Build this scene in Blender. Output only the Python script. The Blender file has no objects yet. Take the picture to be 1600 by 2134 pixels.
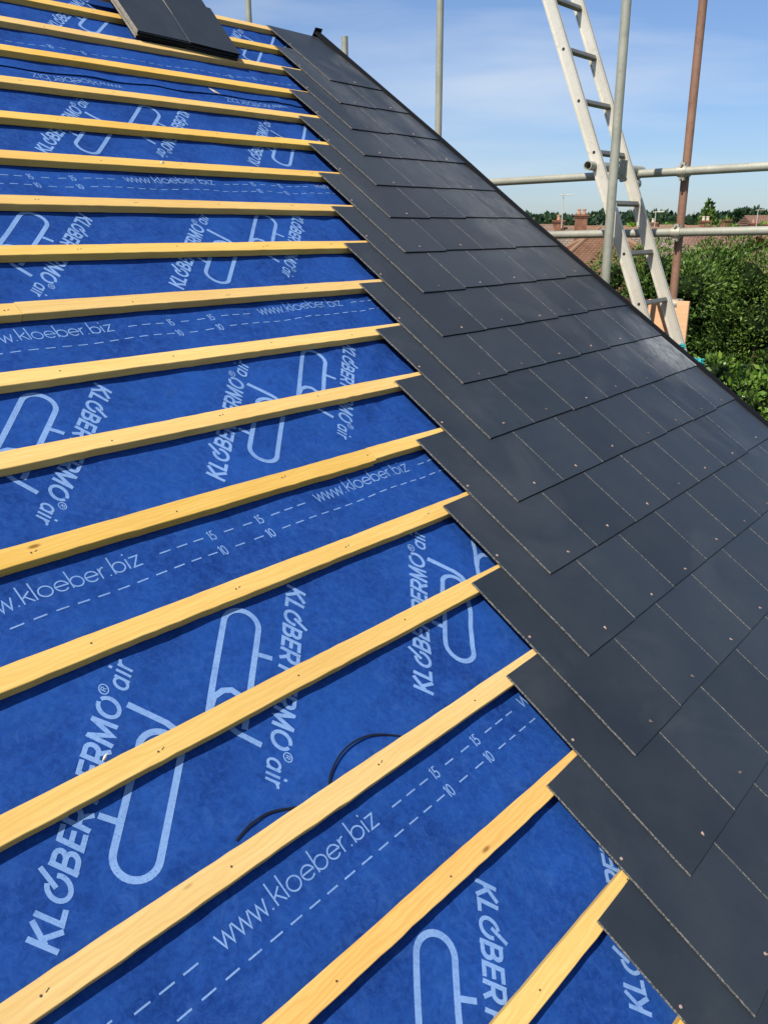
import bpy, bmesh, math, random
import numpy as np
from mathutils import Vector, Matrix
random.seed(7); rng = np.random.default_rng(7)
scene = bpy.context.scene
C = scene.collection

# ------------------------------------------------------------------ camera
PIT = 0.6034463            # roof pitch
CAM = np.array([-2.675112, -2.404349, 0.088213]); FPX = 1780.797
TILT, ROLL, YAW = 0.3292651, -0.0039577, 0.8820599
F_ = np.array([math.sin(YAW)*math.cos(TILT), math.cos(YAW)*math.cos(TILT), -math.sin(TILT)])
R0 = np.array([math.cos(YAW), -math.sin(YAW), 0.0]); U0 = np.cross(R0, F_)
R_ = math.cos(ROLL)*R0 + math.sin(ROLL)*U0; U_ = -math.sin(ROLL)*R0 + math.cos(ROLL)*U0
cd = bpy.data.cameras.new('camera'); cam = bpy.data.objects.new('camera', cd); C.objects.link(cam)
M = Matrix(((R_[0], U_[0], -F_[0], CAM[0]), (R_[1], U_[1], -F_[1], CAM[1]), (R_[2], U_[2], -F_[2], CAM[2]), (0, 0, 0, 1)))
cam.matrix_world = M
cd.sensor_fit = 'HORIZONTAL'; cd.sensor_width = 36; cd.lens = FPX/1600*36
cd.clip_start = 0.05; cd.clip_end = 5000
scene.camera = cam

# roof frame: u along the battens, v up the slope, n out of the slope
EU = np.array([1, 0, 0.]); EV = np.array([0, math.cos(PIT), math.sin(PIT)]); EN = np.array([0, -math.sin(PIT), math.cos(PIT)])
def W(u, v, n=0.0): return u*EU + v*EV + n*EN

# ------------------------------------------------------------------ light
sd = -0.95*EU + 0.62*EV + EN; sd /= np.linalg.norm(sd)      # towards the sun
EL = math.asin(sd[2]); AZ = math.atan2(sd[0], sd[1])
scene.view_settings.view_transform = 'Standard'; scene.view_settings.look = 'None'
scene.view_settings.exposure = 0.5; scene.view_settings.gamma = 1
w = bpy.data.worlds.new('World'); scene.world = w; w.use_nodes = True
nt = w.node_tree; nt.nodes.clear()
def N(nt, t, **k):
    n = nt.nodes.new(t)
    for a, b in k.items(): setattr(n, a, b)
    return n
sky = N(nt, 'ShaderNodeTexSky', sky_type='NISHITA', sun_disc=False, sun_elevation=EL, sun_rotation=AZ, altitude=60, air_density=1.0, dust_density=0.25, ozone_density=1.6)
tc = N(nt, 'ShaderNodeTexCoord'); mp = N(nt, 'ShaderNodeMapping'); mp.inputs['Scale'].default_value = (1.2, 1.2, 9.0)
mp.inputs['Rotation'].default_value = (0.05, 0.03, 0.4)
cn = N(nt, 'ShaderNodeTexNoise'); cn.inputs['Scale'].default_value = 1.5; cn.inputs['Detail'].default_value = 6; cn.inputs['Roughness'].default_value = 0.5
cn.inputs['Distortion'].default_value = 0.4
cr = N(nt, 'ShaderNodeValToRGB'); cr.color_ramp.elements[0].position = 0.40; cr.color_ramp.elements[0].color = (0, 0, 0, 1)
cr.color_ramp.elements[1].position = 0.68; cr.color_ramp.elements[1].color = (.60, .60, .60, 1)
mx = N(nt, 'ShaderNodeMixRGB'); mx.inputs['Color2'].default_value = (6.6, 7.3, 8.2, 1)
bg = N(nt, 'ShaderNodeBackground'); bg.inputs['Strength'].default_value = 0.078; wo = N(nt, 'ShaderNodeOutputWorld')
L = nt.links.new
L(tc.outputs['Generated'], mp.inputs['Vector']); L(mp.outputs['Vector'], cn.inputs['Vector']); L(cn.outputs['Fac'], cr.inputs['Fac'])
tn = N(nt, 'ShaderNodeMixRGB', blend_type='MULTIPLY'); tn.inputs['Fac'].default_value = 1; tn.inputs['Color2'].default_value = (.93, 1.0, 1.16, 1)
sz = N(nt, 'ShaderNodeSeparateXYZ'); gr = N(nt, 'ShaderNodeValToRGB'); L(tc.outputs['Generated'], sz.inputs[0]); L(sz.outputs[2], gr.inputs['Fac'])
gr.color_ramp.elements[0].position = 0.0; gr.color_ramp.elements[0].color = (.56, .70, 1.0, 1); gr.color_ramp.elements[1].position = .30; gr.color_ramp.elements[1].color = (.86, .95, 1.15, 1)
L(gr.outputs['Color'], tn.inputs['Color2'])
L(cr.outputs['Color'], mx.inputs['Fac']); L(sky.outputs['Color'], tn.inputs['Color1']); L(tn.outputs['Color'], mx.inputs['Color1']); L(mx.outputs['Color'], bg.inputs['Color']); L(bg.outputs[0], wo.inputs[0])
sl = bpy.data.lights.new('sun', 'SUN'); so = bpy.data.objects.new('sun', sl); C.objects.link(so)
sl.energy = 5.0; sl.angle = math.radians(.53); sl.color = (1.0, .93, .82)
so.rotation_euler = Vector(sd).to_track_quat('Z', 'Y').to_euler(); so.location = (-4, -4, 12)

# ------------------------------------------------------------------ helpers
def mesh(name, verts, faces, mats=(), midx=None, smooth=False):
    me = bpy.data.meshes.new(name); me.from_pydata([tuple(map(float, v)) for v in verts], [], faces)
    for m in mats: me.materials.append(m)
    if midx is not None: me.polygons.foreach_set('material_index', midx)
    if smooth: me.polygons.foreach_set('use_smooth', [True]*len(me.polygons))
    me.update(); return me
def quads_mesh(name, V, Q, mat, smooth=False):
    me = bpy.data.meshes.new(name); V = np.asarray(V, np.float32); Q = np.asarray(Q, np.int32)
    k = Q.shape[1]
    me.vertices.add(len(V)); me.vertices.foreach_set('co', V.ravel()); me.loops.add(Q.size); me.loops.foreach_set('vertex_index', Q.ravel())
    me.polygons.add(len(Q)); me.polygons.foreach_set('loop_start', np.arange(0, Q.size, k, dtype=np.int32)); me.polygons.foreach_set('loop_total', np.full(len(Q), k, np.int32))
    if smooth: me.polygons.foreach_set('use_smooth', np.ones(len(Q), bool))
    me.materials.append(mat); me.update(calc_edges=True); return me
def obj(name, me, parent=None):
    o = bpy.data.objects.new(name, me); C.objects.link(o)
    if parent is not None: o.parent = parent
    return o
def tag(o, label=None, cat=None, group=None, kind=None):
    if label: o['label'] = label
    if cat: o['category'] = cat
    if group: o['group'] = group
    if kind: o['kind'] = kind
    return o
def thing(name, label, cat, loc=(0, 0, 0), group=None):
    o = bpy.data.objects.new(name, None); C.objects.link(o); o.empty_display_size = .1
    o.location = loc; tag(o, label, cat, group); return o
class MB:
    """collects geometry for one mesh"""
    def __init__(s): s.v = []; s.f = []; s.m = []
    def add(s, V, Fs, m=0):
        b = len(s.v); s.v += [tuple(map(float, q)) for q in V]; s.f += [tuple(b+i for i in f) for f in Fs]; s.m += [m]*len(Fs)
    def box(s, o, a, b, c, m=0):
        """box from corner o with edge vectors a b c"""
        o, a, b, c = map(np.asarray, (o, a, b, c))
        V = [o, o+a, o+a+b, o+b, o+c, o+a+c, o+a+b+c, o+b+c]
        s.add(V, [(0, 3, 2, 1), (4, 5, 6, 7), (0, 1, 5, 4), (1, 2, 6, 5), (2, 3, 7, 6), (3, 0, 4, 7)], m)
    def tube(s, p, q, r, n=16, m=0, r2=None, hollow=0):
        p, q = np.asarray(p, float), np.asarray(q, float); d = q-p; d /= np.linalg.norm(d)
        a = np.cross(d, [0, 0, 1.]) if abs(d[2]) < .9 else np.cross(d, [0, 1., 0]); a /= np.linalg.norm(a); b = np.cross(d, a)
        r2 = r if r2 is None else r2; T = [2*math.pi*i/n for i in range(n)]
        V = [p+r*(math.cos(t)*a+math.sin(t)*b) for t in T]+[q+r2*(math.cos(t)*a+math.sin(t)*b) for t in T]
        Fs = [(i, (i+1) % n, n+(i+1) % n, n+i) for i in range(n)]
        if hollow:
            ri = r-hollow
            V += [p+ri*(math.cos(t)*a+math.sin(t)*b) for t in T]+[q+ri*(math.cos(t)*a+math.sin(t)*b) for t in T]
            Fs += [(2*n+(i+1) % n, 2*n+i, 3*n+i, 3*n+(i+1) % n) for i in range(n)]
            Fs += [((i+1) % n, i, 2*n+i, 2*n+(i+1) % n) for i in range(n)]
            Fs += [(n+i, n+(i+1) % n, 3*n+(i+1) % n, 3*n+i) for i in range(n)]
        else:
            Fs += [tuple(range(n))[::-1], tuple(range(n, 2*n))]
        s.add(V, Fs, m)
    def build(s, name, mats, parent=None, smooth=False):
        if not isinstance(mats, (list, tuple)): mats = [mats]
        return obj(name, mesh(name, s.v, s.f, mats, s.m, smooth), parent)
def bevel(o, w_, seg=2, ang=40):
    b = o.modifiers.new('bevel', 'BEVEL'); b.width = w_; b.segments = seg; b.limit_method = 'ANGLE'; b.angle_limit = math.radians(ang)
def smooth_by_angle(o, deg=40):
    me = o.data; me.polygons.foreach_set('use_smooth', [True]*len(me.polygons))
    bm = bmesh.new(); bm.from_mesh(me)
    for e in bm.edges:
        e.smooth = len(e.link_faces) == 2 and e.calc_face_angle(0) < math.radians(deg)
    bm.to_mesh(me); bm.free()

# ------------------------------------------------------------------ materials
def mat(name, col=(.5, .5, .5), rough=.6, metal=0, spec=.5):
    m = bpy.data.materials.new(name); m.use_nodes = True; nt = m.node_tree; b = nt.nodes['Principled BSDF']
    b.inputs['Base Color'].default_value = (*col, 1); b.inputs['Roughness'].default_value = rough; b.inputs['Metallic'].default_value = metal
    b.inputs['Specular IOR Level'].default_value = spec
    return m, nt, b
def coords(nt, kind='Object', scale=(1, 1, 1), rot=(0, 0, 0), loc=(0, 0, 0)):
    if kind == 'Position':
        g = N(nt, 'ShaderNodeNewGeometry'); out = g.outputs['Position']
    else:
        g = N(nt, 'ShaderNodeTexCoord'); out = g.outputs[kind]
    m = N(nt, 'ShaderNodeMapping'); m.inputs['Scale'].default_value = scale; m.inputs['Rotation'].default_value = rot; m.inputs['Location'].default_value = loc
    nt.links.new(out, m.inputs['Vector']); return m.outputs[0]
def noise(nt, vec, scale, detail=4, rough=.5, dist=0):
    n = N(nt, 'ShaderNodeTexNoise'); n.inputs['Scale'].default_value = scale; n.inputs['Detail'].default_value = detail
    n.inputs['Roughness'].default_value = rough; n.inputs['Distortion'].default_value = dist
    nt.links.new(vec, n.inputs['Vector']); return n.outputs['Fac']
def ramp(nt, fac, stops):
    r = N(nt, 'ShaderNodeValToRGB'); e = r.color_ramp.elements
    while len(e) > 1: e.remove(e[0])
    e[0].position = stops[0][0]; e[0].color = (*stops[0][1], 1)
    for p, c in stops[1:]:
        q = e.new(p); q.color = (*c, 1)
    nt.links.new(fac, r.inputs['Fac']); return r.outputs['Color']
def mix(nt, fac, a, b, mode='MIX'):
    m = N(nt, 'ShaderNodeMixRGB', blend_type=mode)
    for s_, v in (('Fac', fac), ('Color1', a), ('Color2', b)):
        if isinstance(v, (int, float)): m.inputs[s_].default_value = v
        elif isinstance(v, tuple): m.inputs[s_].default_value = (*v, 1)
        else: nt.links.new(v, m.inputs[s_])
    return m.outputs[0]
def mathn(nt, op, a, b=0.0, clamp=False):
    m = N(nt, 'ShaderNodeMath', operation=op); m.use_clamp = clamp
    for i, v in enumerate((a, b)):
        if isinstance(v, (int, float)): m.inputs[i].default_value = v
        else: nt.links.new(v, m.inputs[i])
    return m.outputs[0]
def bump(nt, b, h, strength=.3, dist=.002):
    n = N(nt, 'ShaderNodeBump'); n.inputs['Strength'].default_value = strength; n.inputs['Distance'].default_value = dist
    nt.links.new(h, n.inputs['Height']); nt.links.new(n.outputs[0], b.inputs['Normal'])

G3 = lambda v: (v, v, v)
# blue spun-bonded membrane
m_mem, nt, b = mat('blue_membrane', rough=.8, spec=.12)
vec = coords(nt, 'Position')
f1 = noise(nt, vec, 3.5, 5, .6); f2 = noise(nt, vec, 70, 6, .75, .6); f3 = noise(nt, coords(nt, 'Position', (1, 1, 1), (0, 0, .5)), 16, 6, .7, 1.5)
c = ramp(nt, f1, [(.32, (.0026, .021, .125)), (.68, (.0080, .052, .240))])
c = mix(nt, ramp(nt, f2, [(.38, G3(0)), (.68, G3(.75))]), c, (.014, .066, .265))
c = mix(nt, ramp(nt, f3, [(.52, G3(0)), (.78, G3(.65))]), c, (.024, .080, .265))
fd = noise(nt, coords(nt, 'Position', (1, 1, 1), (.2, .1, 0), (5, 2, 1)), 24, 5, .7, 1.0); c = mix(nt, ramp(nt, fd, [(.50, G3(0)), (.75, G3(.5))]), c, (.0022, .017, .10))
# pale scuffs
sc1 = noise(nt, coords(nt, 'Position', (26, 11, 9), (0, 0, .9)), 1.9, 5, .72, 3.5); sc2 = noise(nt, vec, 2.3, 2)
scf = mathn(nt, 'MULTIPLY', ramp(nt, sc1, [(.58, G3(0)), (.76, G3(.8))]), ramp(nt, sc2, [(.44, G3(0)), (.64, G3(.55))]))
c = mix(nt, scf, c, (.06, .12, .27))
nt.links.new(c, b.inputs['Base Color']); 
hgt = mix(nt, .5, f2, f3); bump(nt, b, hgt, .5, .0015)
m_print, nt, b = mat('pale_blue_print', rough=.8, spec=.12)
vec = coords(nt, 'Position'); f2 = noise(nt, vec, 160, 5, .7)
c = ramp(nt, f2, [(.3, (.125, .225, .435)), (.7, (.17, .285, .51))])
g2 = noise(nt, vec, 22, 6, .75, .8); c = mix(nt, ramp(nt, g2, [(.50, G3(0)), (.75, G3(.6))]), c, (.055, .125, .33)); g3 = noise(nt, vec, 300, 2, .5); c = mix(nt, ramp(nt, g3, [(.60, G3(0)), (.70, G3(.5))]), c, (.03, .08, .26)); nt.links.new(c, b.inputs['Base Color'])

# batten timber
def wood(name, a, bcol, dark, scl=1.0):
    m, nt, b = mat(name, rough=.75, spec=.15)
    oi = N(nt, 'ShaderNodeObjectInfo'); off = N(nt, 'ShaderNodeVectorMath', operation='ADD'); 
    tcx = N(nt, 'ShaderNodeTexCoord'); sc = N(nt, 'ShaderNodeVectorMath', operation='SCALE'); sc.inputs['Scale'].default_value = 31.0
    cmb = N(nt, 'ShaderNodeCombineXYZ'); nt.links.new(oi.outputs['Random'], cmb.inputs[0]); nt.links.new(oi.outputs['Random'], cmb.inputs[1])
    nt.links.new(cmb.outputs[0], sc.inputs[0]); nt.links.new(tcx.outputs['Object'], off.inputs[0]); nt.links.new(sc.outputs[0], off.inputs[1])
    def mp_(s_):
        q = N(nt, 'ShaderNodeMapping'); q.inputs['Scale'].default_value = s_; nt.links.new(off.outputs[0], q.inputs['Vector']); return q.outputs[0]
    g = noise(nt, mp_((2.2*scl, 42, 42)), 1.6, 3, .5, .5)
    wv = N(nt, 'ShaderNodeTexWave', wave_type='BANDS', bands_direction='Y'); wv.inputs['Scale'].default_value = 28; wv.inputs['Distortion'].default_value = 9; wv.inputs['Detail'].default_value = 2
    wv.inputs['Detail Scale'].default_value = 1.2
    nt.links.new(mp_((.22, 1, 1)), wv.inputs['Vector'])
    fi = noise(nt, mp_((14, 300, 300)), 1.0, 3, .6)
    c = mix(nt, ramp(nt, g, [(.3, G3(0)), (.7, G3(1))]), a, bcol)
    c = mix(nt, ramp(nt, wv.outputs['Fac'], [(.35, G3(0)), (.95, G3(.22))]), c, dark)
    c = mix(nt, ramp(nt, fi, [(.4, G3(0)), (.8, G3(.25))]), c, dark)
    # scattered knots
    vo = N(nt, 'ShaderNodeTexVoronoi', feature='F1'); vo.inputs['Scale'].default_value = 1.0; vo.inputs['Randomness'].default_value = 1
    nt.links.new(mp_((3.1, 9, 9)), vo.inputs['Vector'])
    kn = ramp(nt, vo.outputs['Distance'], [(.026, G3(.85)), (.055, G3(0))])
    c = mix(nt, kn, c, (.15, .07, .02))
    big = noise(nt, mp_((1.3, 3, 3)), 1.3, 2); c = mix(nt, ramp(nt, big, [(.45, G3(0)), (.75, G3(.35))]), c, (.50, .27, .08))
    hv = N(nt, 'ShaderNodeHueSaturation'); r_ = mathn(nt, 'MULTIPLY_ADD', oi.outputs['Random'], .16); nt.nodes[-1].inputs[2].default_value = .90
    nt.links.new(r_, hv.inputs['Value']); s_r = mathn(nt, 'FRACT', mathn(nt, 'MULTIPLY', oi.outputs['Random'], 7.3)); s_r = mathn(nt, 'MULTIPLY_ADD', s_r, .16); nt.nodes[-1].inputs[2].default_value = .93; nt.links.new(s_r, hv.inputs['Saturation']); nt.links.new(c, hv.inputs['Color']); nt.links.new(hv.outputs[0], b.inputs['Base Color'])
    bump(nt, b, fi, .35, .001)
    return m
m_wood = wood('sawn_batten_wood', (.60, .395, .122), (.66, .455, .165), (.46, .26, .075))
m_wood2 = wood('orange_batten_wood', (.58, .34, .095), (.62, .40, .14), (.38, .18, .045))
m_rafter = wood('rafter_wood', (.45, .30, .15), (.5, .36, .2), (.3, .18, .08))
m_ply, nt, b = mat('peach_plywood', rough=.7, spec=.2)
f = noise(nt, coords(nt, 'Object', (3, 3, 30)), 3, 4, .6); nt.links.new(ramp(nt, f, [(.3, (.60, .34, .18)), (.7, (.68, .43, .25))]), b.inputs['Base Color'])

CHALK = .447
# slates
def slate_mat(name, dusty=0.0):
    m, nt, b = mat(name, rough=.42, spec=.42)
    oi = N(nt, 'ShaderNodeObjectInfo')
    vec = coords(nt, 'Position'); f = noise(nt, vec, 5, 5, .6); g = noise(nt, vec, 90, 4, .6)
    c = ramp(nt, f, [(.3, (.0135, .0182, .0245)), (.7, (.0205, .0262, .0335))])
    c = mix(nt, ramp(nt, g, [(.62, G3(0)), (.85, G3(.35))]), c, (.042, .048, .054))
    fl = noise(nt, vec, 420, 2, .5); c = mix(nt, ramp(nt, fl, [(.70, G3(0)), (.78, G3(.25))]), c, (.11, .12, .13))
    h = N(nt, 'ShaderNodeHueSaturation'); v_ = mathn(nt, 'MULTIPLY_ADD', oi.outputs['Random'], .36); nt.nodes[-1].inputs[2].default_value = .84
    nt.links.new(v_, h.inputs['Value']); nt.links.new(c, h.inputs['Color']); c = h.outputs[0]
    # light handling dust everywhere
    d0 = noise(nt, coords(nt, 'Position', (1, 1, 1), (.3, .2, .6)), 2.0, 6, .65, .8)
    c = mix(nt, ramp(nt, d0, [(.52, G3(0)), (.8, G3(.10))]), c, (.20, .21, .22))
    rr = mix(nt, ramp(nt, f, [(.3, G3(0)), (.8, G3(1))]), G3(.34), G3(.50))
    # lime dust blown along the verge, running across neighbouring slates
    sp_ = N(nt, 'ShaderNodeSeparateXYZ'); nt.links.new(coords(nt, 'Position'), sp_.inputs[0])
    vm = ramp(nt, mathn(nt, 'MULTIPLY', sp_.outputs[0], .5), [(.34, G3(0)), (.74, G3(1))])
    b1 = noise(nt, coords(nt, 'Position', (1.6, .9, .9), (0, 0, .3), (3.3, 1.1, 0)), 1.7, 3, .55, .6); b2 = noise(nt, coords(nt, 'Position', (9, 3, 3), (0, 0, .5)), 2.2, 6, .7, 1.8)
    vk = mathn(nt, 'MULTIPLY', mathn(nt, 'MULTIPLY', vm, ramp(nt, b1, [(.43, G3(0)), (.62, G3(1))])), ramp(nt, b2, [(.35, G3(.15)), (.72, G3(.75))]))
    c = mix(nt, mathn(nt, 'MULTIPLY', vk, .5), c, (.24, .255, .27)); rr = mix(nt, vk, rr, G3(.62))
    if dusty > 0:
        s1 = noise(nt, coords(nt, 'Object', (15, 8, 1), (0, 0, .6)), 1.3, 7, .72, 2.2); s2 = noise(nt, coords(nt, 'Object', (1, 1, 1)), 5.5, 3, .5)
        sx0 = N(nt, 'ShaderNodeSeparateXYZ'); nt.links.new(coords(nt, 'Object'), sx0.inputs[0])
        fade = ramp(nt, mathn(nt, 'ADD', mathn(nt, 'MULTIPLY', sx0.outputs[0], 1.9), mathn(nt, 'MULTIPLY', s2, .3)), [(.22, G3(0)), (.72, G3(1))])
        k = mathn(nt, 'MULTIPLY', ramp(nt, s1, [(.38, G3(.12)), (.60, G3(1))]), ramp(nt, s2, [(.36, G3(.25)), (.58, G3(1))]))
        k = mathn(nt, 'MULTIPLY', k, fade)
        if dusty > .9:
            sx = N(nt, 'ShaderNodeSeparateXYZ'); nt.links.new(coords(nt, 'Object'), sx.inputs[0]); wob_ = mathn(nt, 'MULTIPLY', noise(nt, coords(nt, 'Object'), 30, 3, .6), .012)
            wob_ = mathn(nt, 'ADD', sx.outputs[0], wob_)
            k = mathn(nt, 'MAXIMUM', k, mathn(nt, 'GREATER_THAN', wob_, CHALK))
        k = mathn(nt, 'MULTIPLY', k, dusty); k = mathn(nt, 'ADD', k, mathn(nt, 'MULTIPLY', fade, dusty*.13), True)
        c = mix(nt, mathn(nt, 'MULTIPLY', k, .42), c, (.40, .42, .44)); rr = mix(nt, k, rr, G3(.8))
    nt.links.new(c, b.inputs['Base Color']); nt.links.new(rr, b.inputs['Roughness'])
    bump(nt, b, mix(nt, .5, f, g), .12, .002)
    return m
m_slate = slate_mat('dark_slate'); m_dusty = slate_mat('dusty_slate', .35); m_smear = slate_mat('smeared_slate', .95)
m_edge, nt, b = mat('slate_cut_edge', rough=.85, spec=.2)
f = noise(nt, coords(nt, 'Position'), 220, 5, .7); nt.links.new(ramp(nt, f, [(.42, (.035, .036, .036)), (.62, (.20, .195, .18))]), b.inputs['Base Color'])
m_edge2, nt, b = mat('pale_cut_edge', rough=.9, spec=.1)  # paler cut edge for the piled slates
f = noise(nt, coords(nt, 'Position'), 160, 5, .7); nt.links.new(ramp(nt, f, [(.35, (.13, .12, .10)), (.68, (.34, .31, .26))]), b.inputs['Base Color'])
m_tail_shade, nt, b = mat('shaded_tail_edge', (.008, .009, .012), .9, spec=.05)  # shade on the down-slope tail faces, painted in as a near-black edge
m_copper, _, _ = mat('copper_rivet', (.50, .34, .28), .45, .4)
m_copper2, _, _ = mat('dulled_rivet', (.20, .14, .12), .55, .3)
m_nail, _, _ = mat('steel_nail', (.10, .085, .07), .5, .6)
m_verge, nt, b = mat('black_verge_trim', (.004, .0045, .006), .7, spec=.12)
m_strap, _, _ = mat('black_plastic_strap', (.006, .006, .008), .35)

def metal_mat(name, a, bcol, dirt, rough=.45, metal=.5, sc=6):
    m, nt, b = mat(name, rough=rough, metal=metal)
    f = noise(nt, coords(nt, 'Position'), sc, 6, .65, .5); g = noise(nt, coords(nt, 'Position'), sc*9, 4, .6)
    c = ramp(nt, f, [(.32, a), (.68, bcol)]); c = mix(nt, ramp(nt, g, [(.55, G3(0)), (.75, G3(.5))]), c, dirt)
    nt.links.new(c, b.inputs['Base Color']); bump(nt, b, g, .25, .001); return m
m_galv = metal_mat('galvanised_steel', (.24, .245, .20), (.34, .34, .285), (.16, .16, .13), .55, .12)
m_rust = metal_mat('rusty_painted_steel', (.17, .085, .055), (.27, .15, .10), (.075, .038, .026), .7, .1)
m_alu = metal_mat('pale_aluminium', (.54, .52, .44), (.64, .61, .53), (.42, .37, .30), .42, .35, 4)
m_rung = metal_mat('dull_rung_metal', (.12, .12, .11), (.19, .185, .17), (.07, .06, .05), .5, .3, 9)
m_clamp = metal_mat('coupler_steel', (.3, .28, .22), (.45, .43, .36), (.13, .08, .04), .5, .4, 20)
m_dark, _, _ = mat('dark_opening', (.01, .01, .01), .8)
m_teal, nt, b = mat('teal_netting', (.02, .26, .26), .6)

# ------------------------------------------------------------------ membrane surface
def hsurf(u, v):
    """height of the draped membrane: slack between rafters, pinned under battens"""
    r = np.sin(math.pi*((u+1.90)/.36))**2
    s = np.sin(math.pi*((v-.022)/.25))**2
    h = -.0262 - .0055*r*s - .0008*r
    h = h + .0005*np.sin(23*u+9*v+1.3*np.sin(7*v)) + .0003*np.sin(41*u-31*v+2*np.sin(5*u)) + .0003*np.sin(13*u+57*v)
    h = h + .0030*np.exp(-(((u+.93)/.17)**2+((v+1.48)/.20)**2))*np.sin(46*v+22*u) + .0022*np.exp(-(((u+.45)/.3)**2+((v+.6)/.4)**2))*np.sin(38*v-30*u)
    h = h + .0016*np.exp(-((u+.148*(-v/.25)-.0)/.12)**2)*np.sin(52*u+61*v)
    h = h + .0022*np.exp(-((v-1.12)/.10)**2)*np.sin(95*v+3*np.sin(6*u)+5*u)
    return h - .0022
VLAP = 1.175
def lap(u, v):   # extra height of the upper sheet over its lapped edge
    return .0028 + .0030*np.exp(-((v-VLAP)/.02)**2)*(1+.25*np.sin(19*u)*np.sin(7*u+1)) 
def hfull(u, v):
    return np.where(v > VLAP, hsurf(u, v)+lap(u, v), hsurf(u, v))
def grid(name, u0, u1, v0, v1, step, fn, m, parent):
    nu = int((u1-u0)/step)+1; nv = int((v1-v0)/step)+1
    uu, vv = np.meshgrid(np.linspace(u0, u1, nu), np.linspace(v0, v1, nv)); hh = fn(uu, vv)
    P = uu[..., None]*EU + vv[..., None]*EV + hh[..., None]*EN
    I = np.arange(nu*nv).reshape(nv, nu); Q = np.stack([I[:-1, :-1], I[:-1, 1:], I[1:, 1:], I[1:, :-1]], -1).reshape(-1, 4)
    return obj(name, quads_mesh(name, P.reshape(-1, 3), Q, m, True), parent)

UL, UR = -3.9, 1.60
VB, VT = -3.4, 2.075
roof = thing('roof', 'half slated house roof with blue membrane and yellow battens', 'roof', tuple(W(0, 0)))
mem = grid('membrane', UL, UR, VB, VLAP+.15, .0125, hsurf, m_mem, roof)
mem2 = grid('membrane', UL, UR, VLAP, VT, .0125, lambda u, v: hsurf(u, v)+lap(u, v), m_mem, roof)
# loose flap of the sheet turned up over the ridge at the left
def flap():
    V = []; Fs = []; nu = 120
    us = np.linspace(UL, .75, nu)
    for i, u in enumerate(us):
        h = .075+.02*math.sin(9*u)+.012*math.sin(23*u+1)
        if u > .3: h *= max(0, (.75-u)/.45)
        for j, t in enumerate(np.linspace(0, 1, 5)):
            n = float(hfull(u, VT))+h*t; v = VT-.006+.03*t+.012*math.sin(3*t+6*u)
            V.append(W(u, v, n))
    for i in range(nu-1):
        for j in range(4): Fs.append((i*5+j, (i+1)*5+j, (i+1)*5+j+1, i*5+j+1))
    return mesh('membrane_flap', V, Fs, [m_mem], smooth=True)
obj('membrane_flap', flap(), roof)

# ------------------------------------------------------------------ printed lettering (strokes laid as thin ink on the sheet)
class Ink:
    def __init__(s): s.V = []; s.F = []; s.k = 0
    def stroke(s, pts, wd, closed=False, maxseg=.012):
        if max(p_[0] for p_ in pts) > 1.5 or max(p_[1] for p_ in pts) > 2.03: return
        """pts: (u,v) centre line; wd: width"""
        P = [np.array(p, float) for p in pts]
        if closed: P.append(P[0])
        Q = [P[0]]
        for a, b_ in zip(P[:-1], P[1:]):
            n = max(1, int(math.ceil(np.linalg.norm(b_-a)/maxseg)))
            for i in range(1, n+1): Q.append(a+(b_-a)*i/n)
        n = len(Q); s.k = (s.k+1) % 9; e = .0005+.00009*s.k; base = len(s.V)
        for i, q in enumerate(Q):
            if closed: a, b_ = Q[(i-1) % (n-1)], Q[(i+1) % (n-1)] if i < n-1 else Q[1]
            else: a, b_ = Q[max(0, i-1)], Q[min(n-1, i+1)]
            # mitre
            d1 = q-a; d2 = b_-q
            l1 = np.linalg.norm(d1); l2 = np.linalg.norm(d2)
            d1 = d1/l1 if l1 > 1e-9 else d2/l2; d2 = d2/l2 if l2 > 1e-9 else d1
            t = d1+d2; lt = np.linalg.norm(t); t = t/lt if lt > 1e-6 else d1
            nrm = np.array([-t[1], t[0]]); cs = max(.45, float(np.dot(nrm, [-d1[1], d1[0]])))
            for sgn in (-1, 1):
                p = q+nrm*sgn*wd/2/cs
                s.V.append(W(p[0], p[1], float(hfull(p[0], p[1]))+e))
        for i in range(n-1):
            b0 = base+2*i; s.F.append((b0, b0+2, b0+3, b0+1))
    def build(s, name, parent): return obj(name, mesh(name, s.V, s.F, [m_print]), parent)
def arc(cx, cy, rx, ry, a0, a1, n=14):
    return [(cx+rx*math.cos(math.radians(a0+(a1-a0)*i/n)), cy+ry*math.sin(math.radians(a0+(a1-a0)*i/n))) for i in range(n+1)]
S = .2
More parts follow.
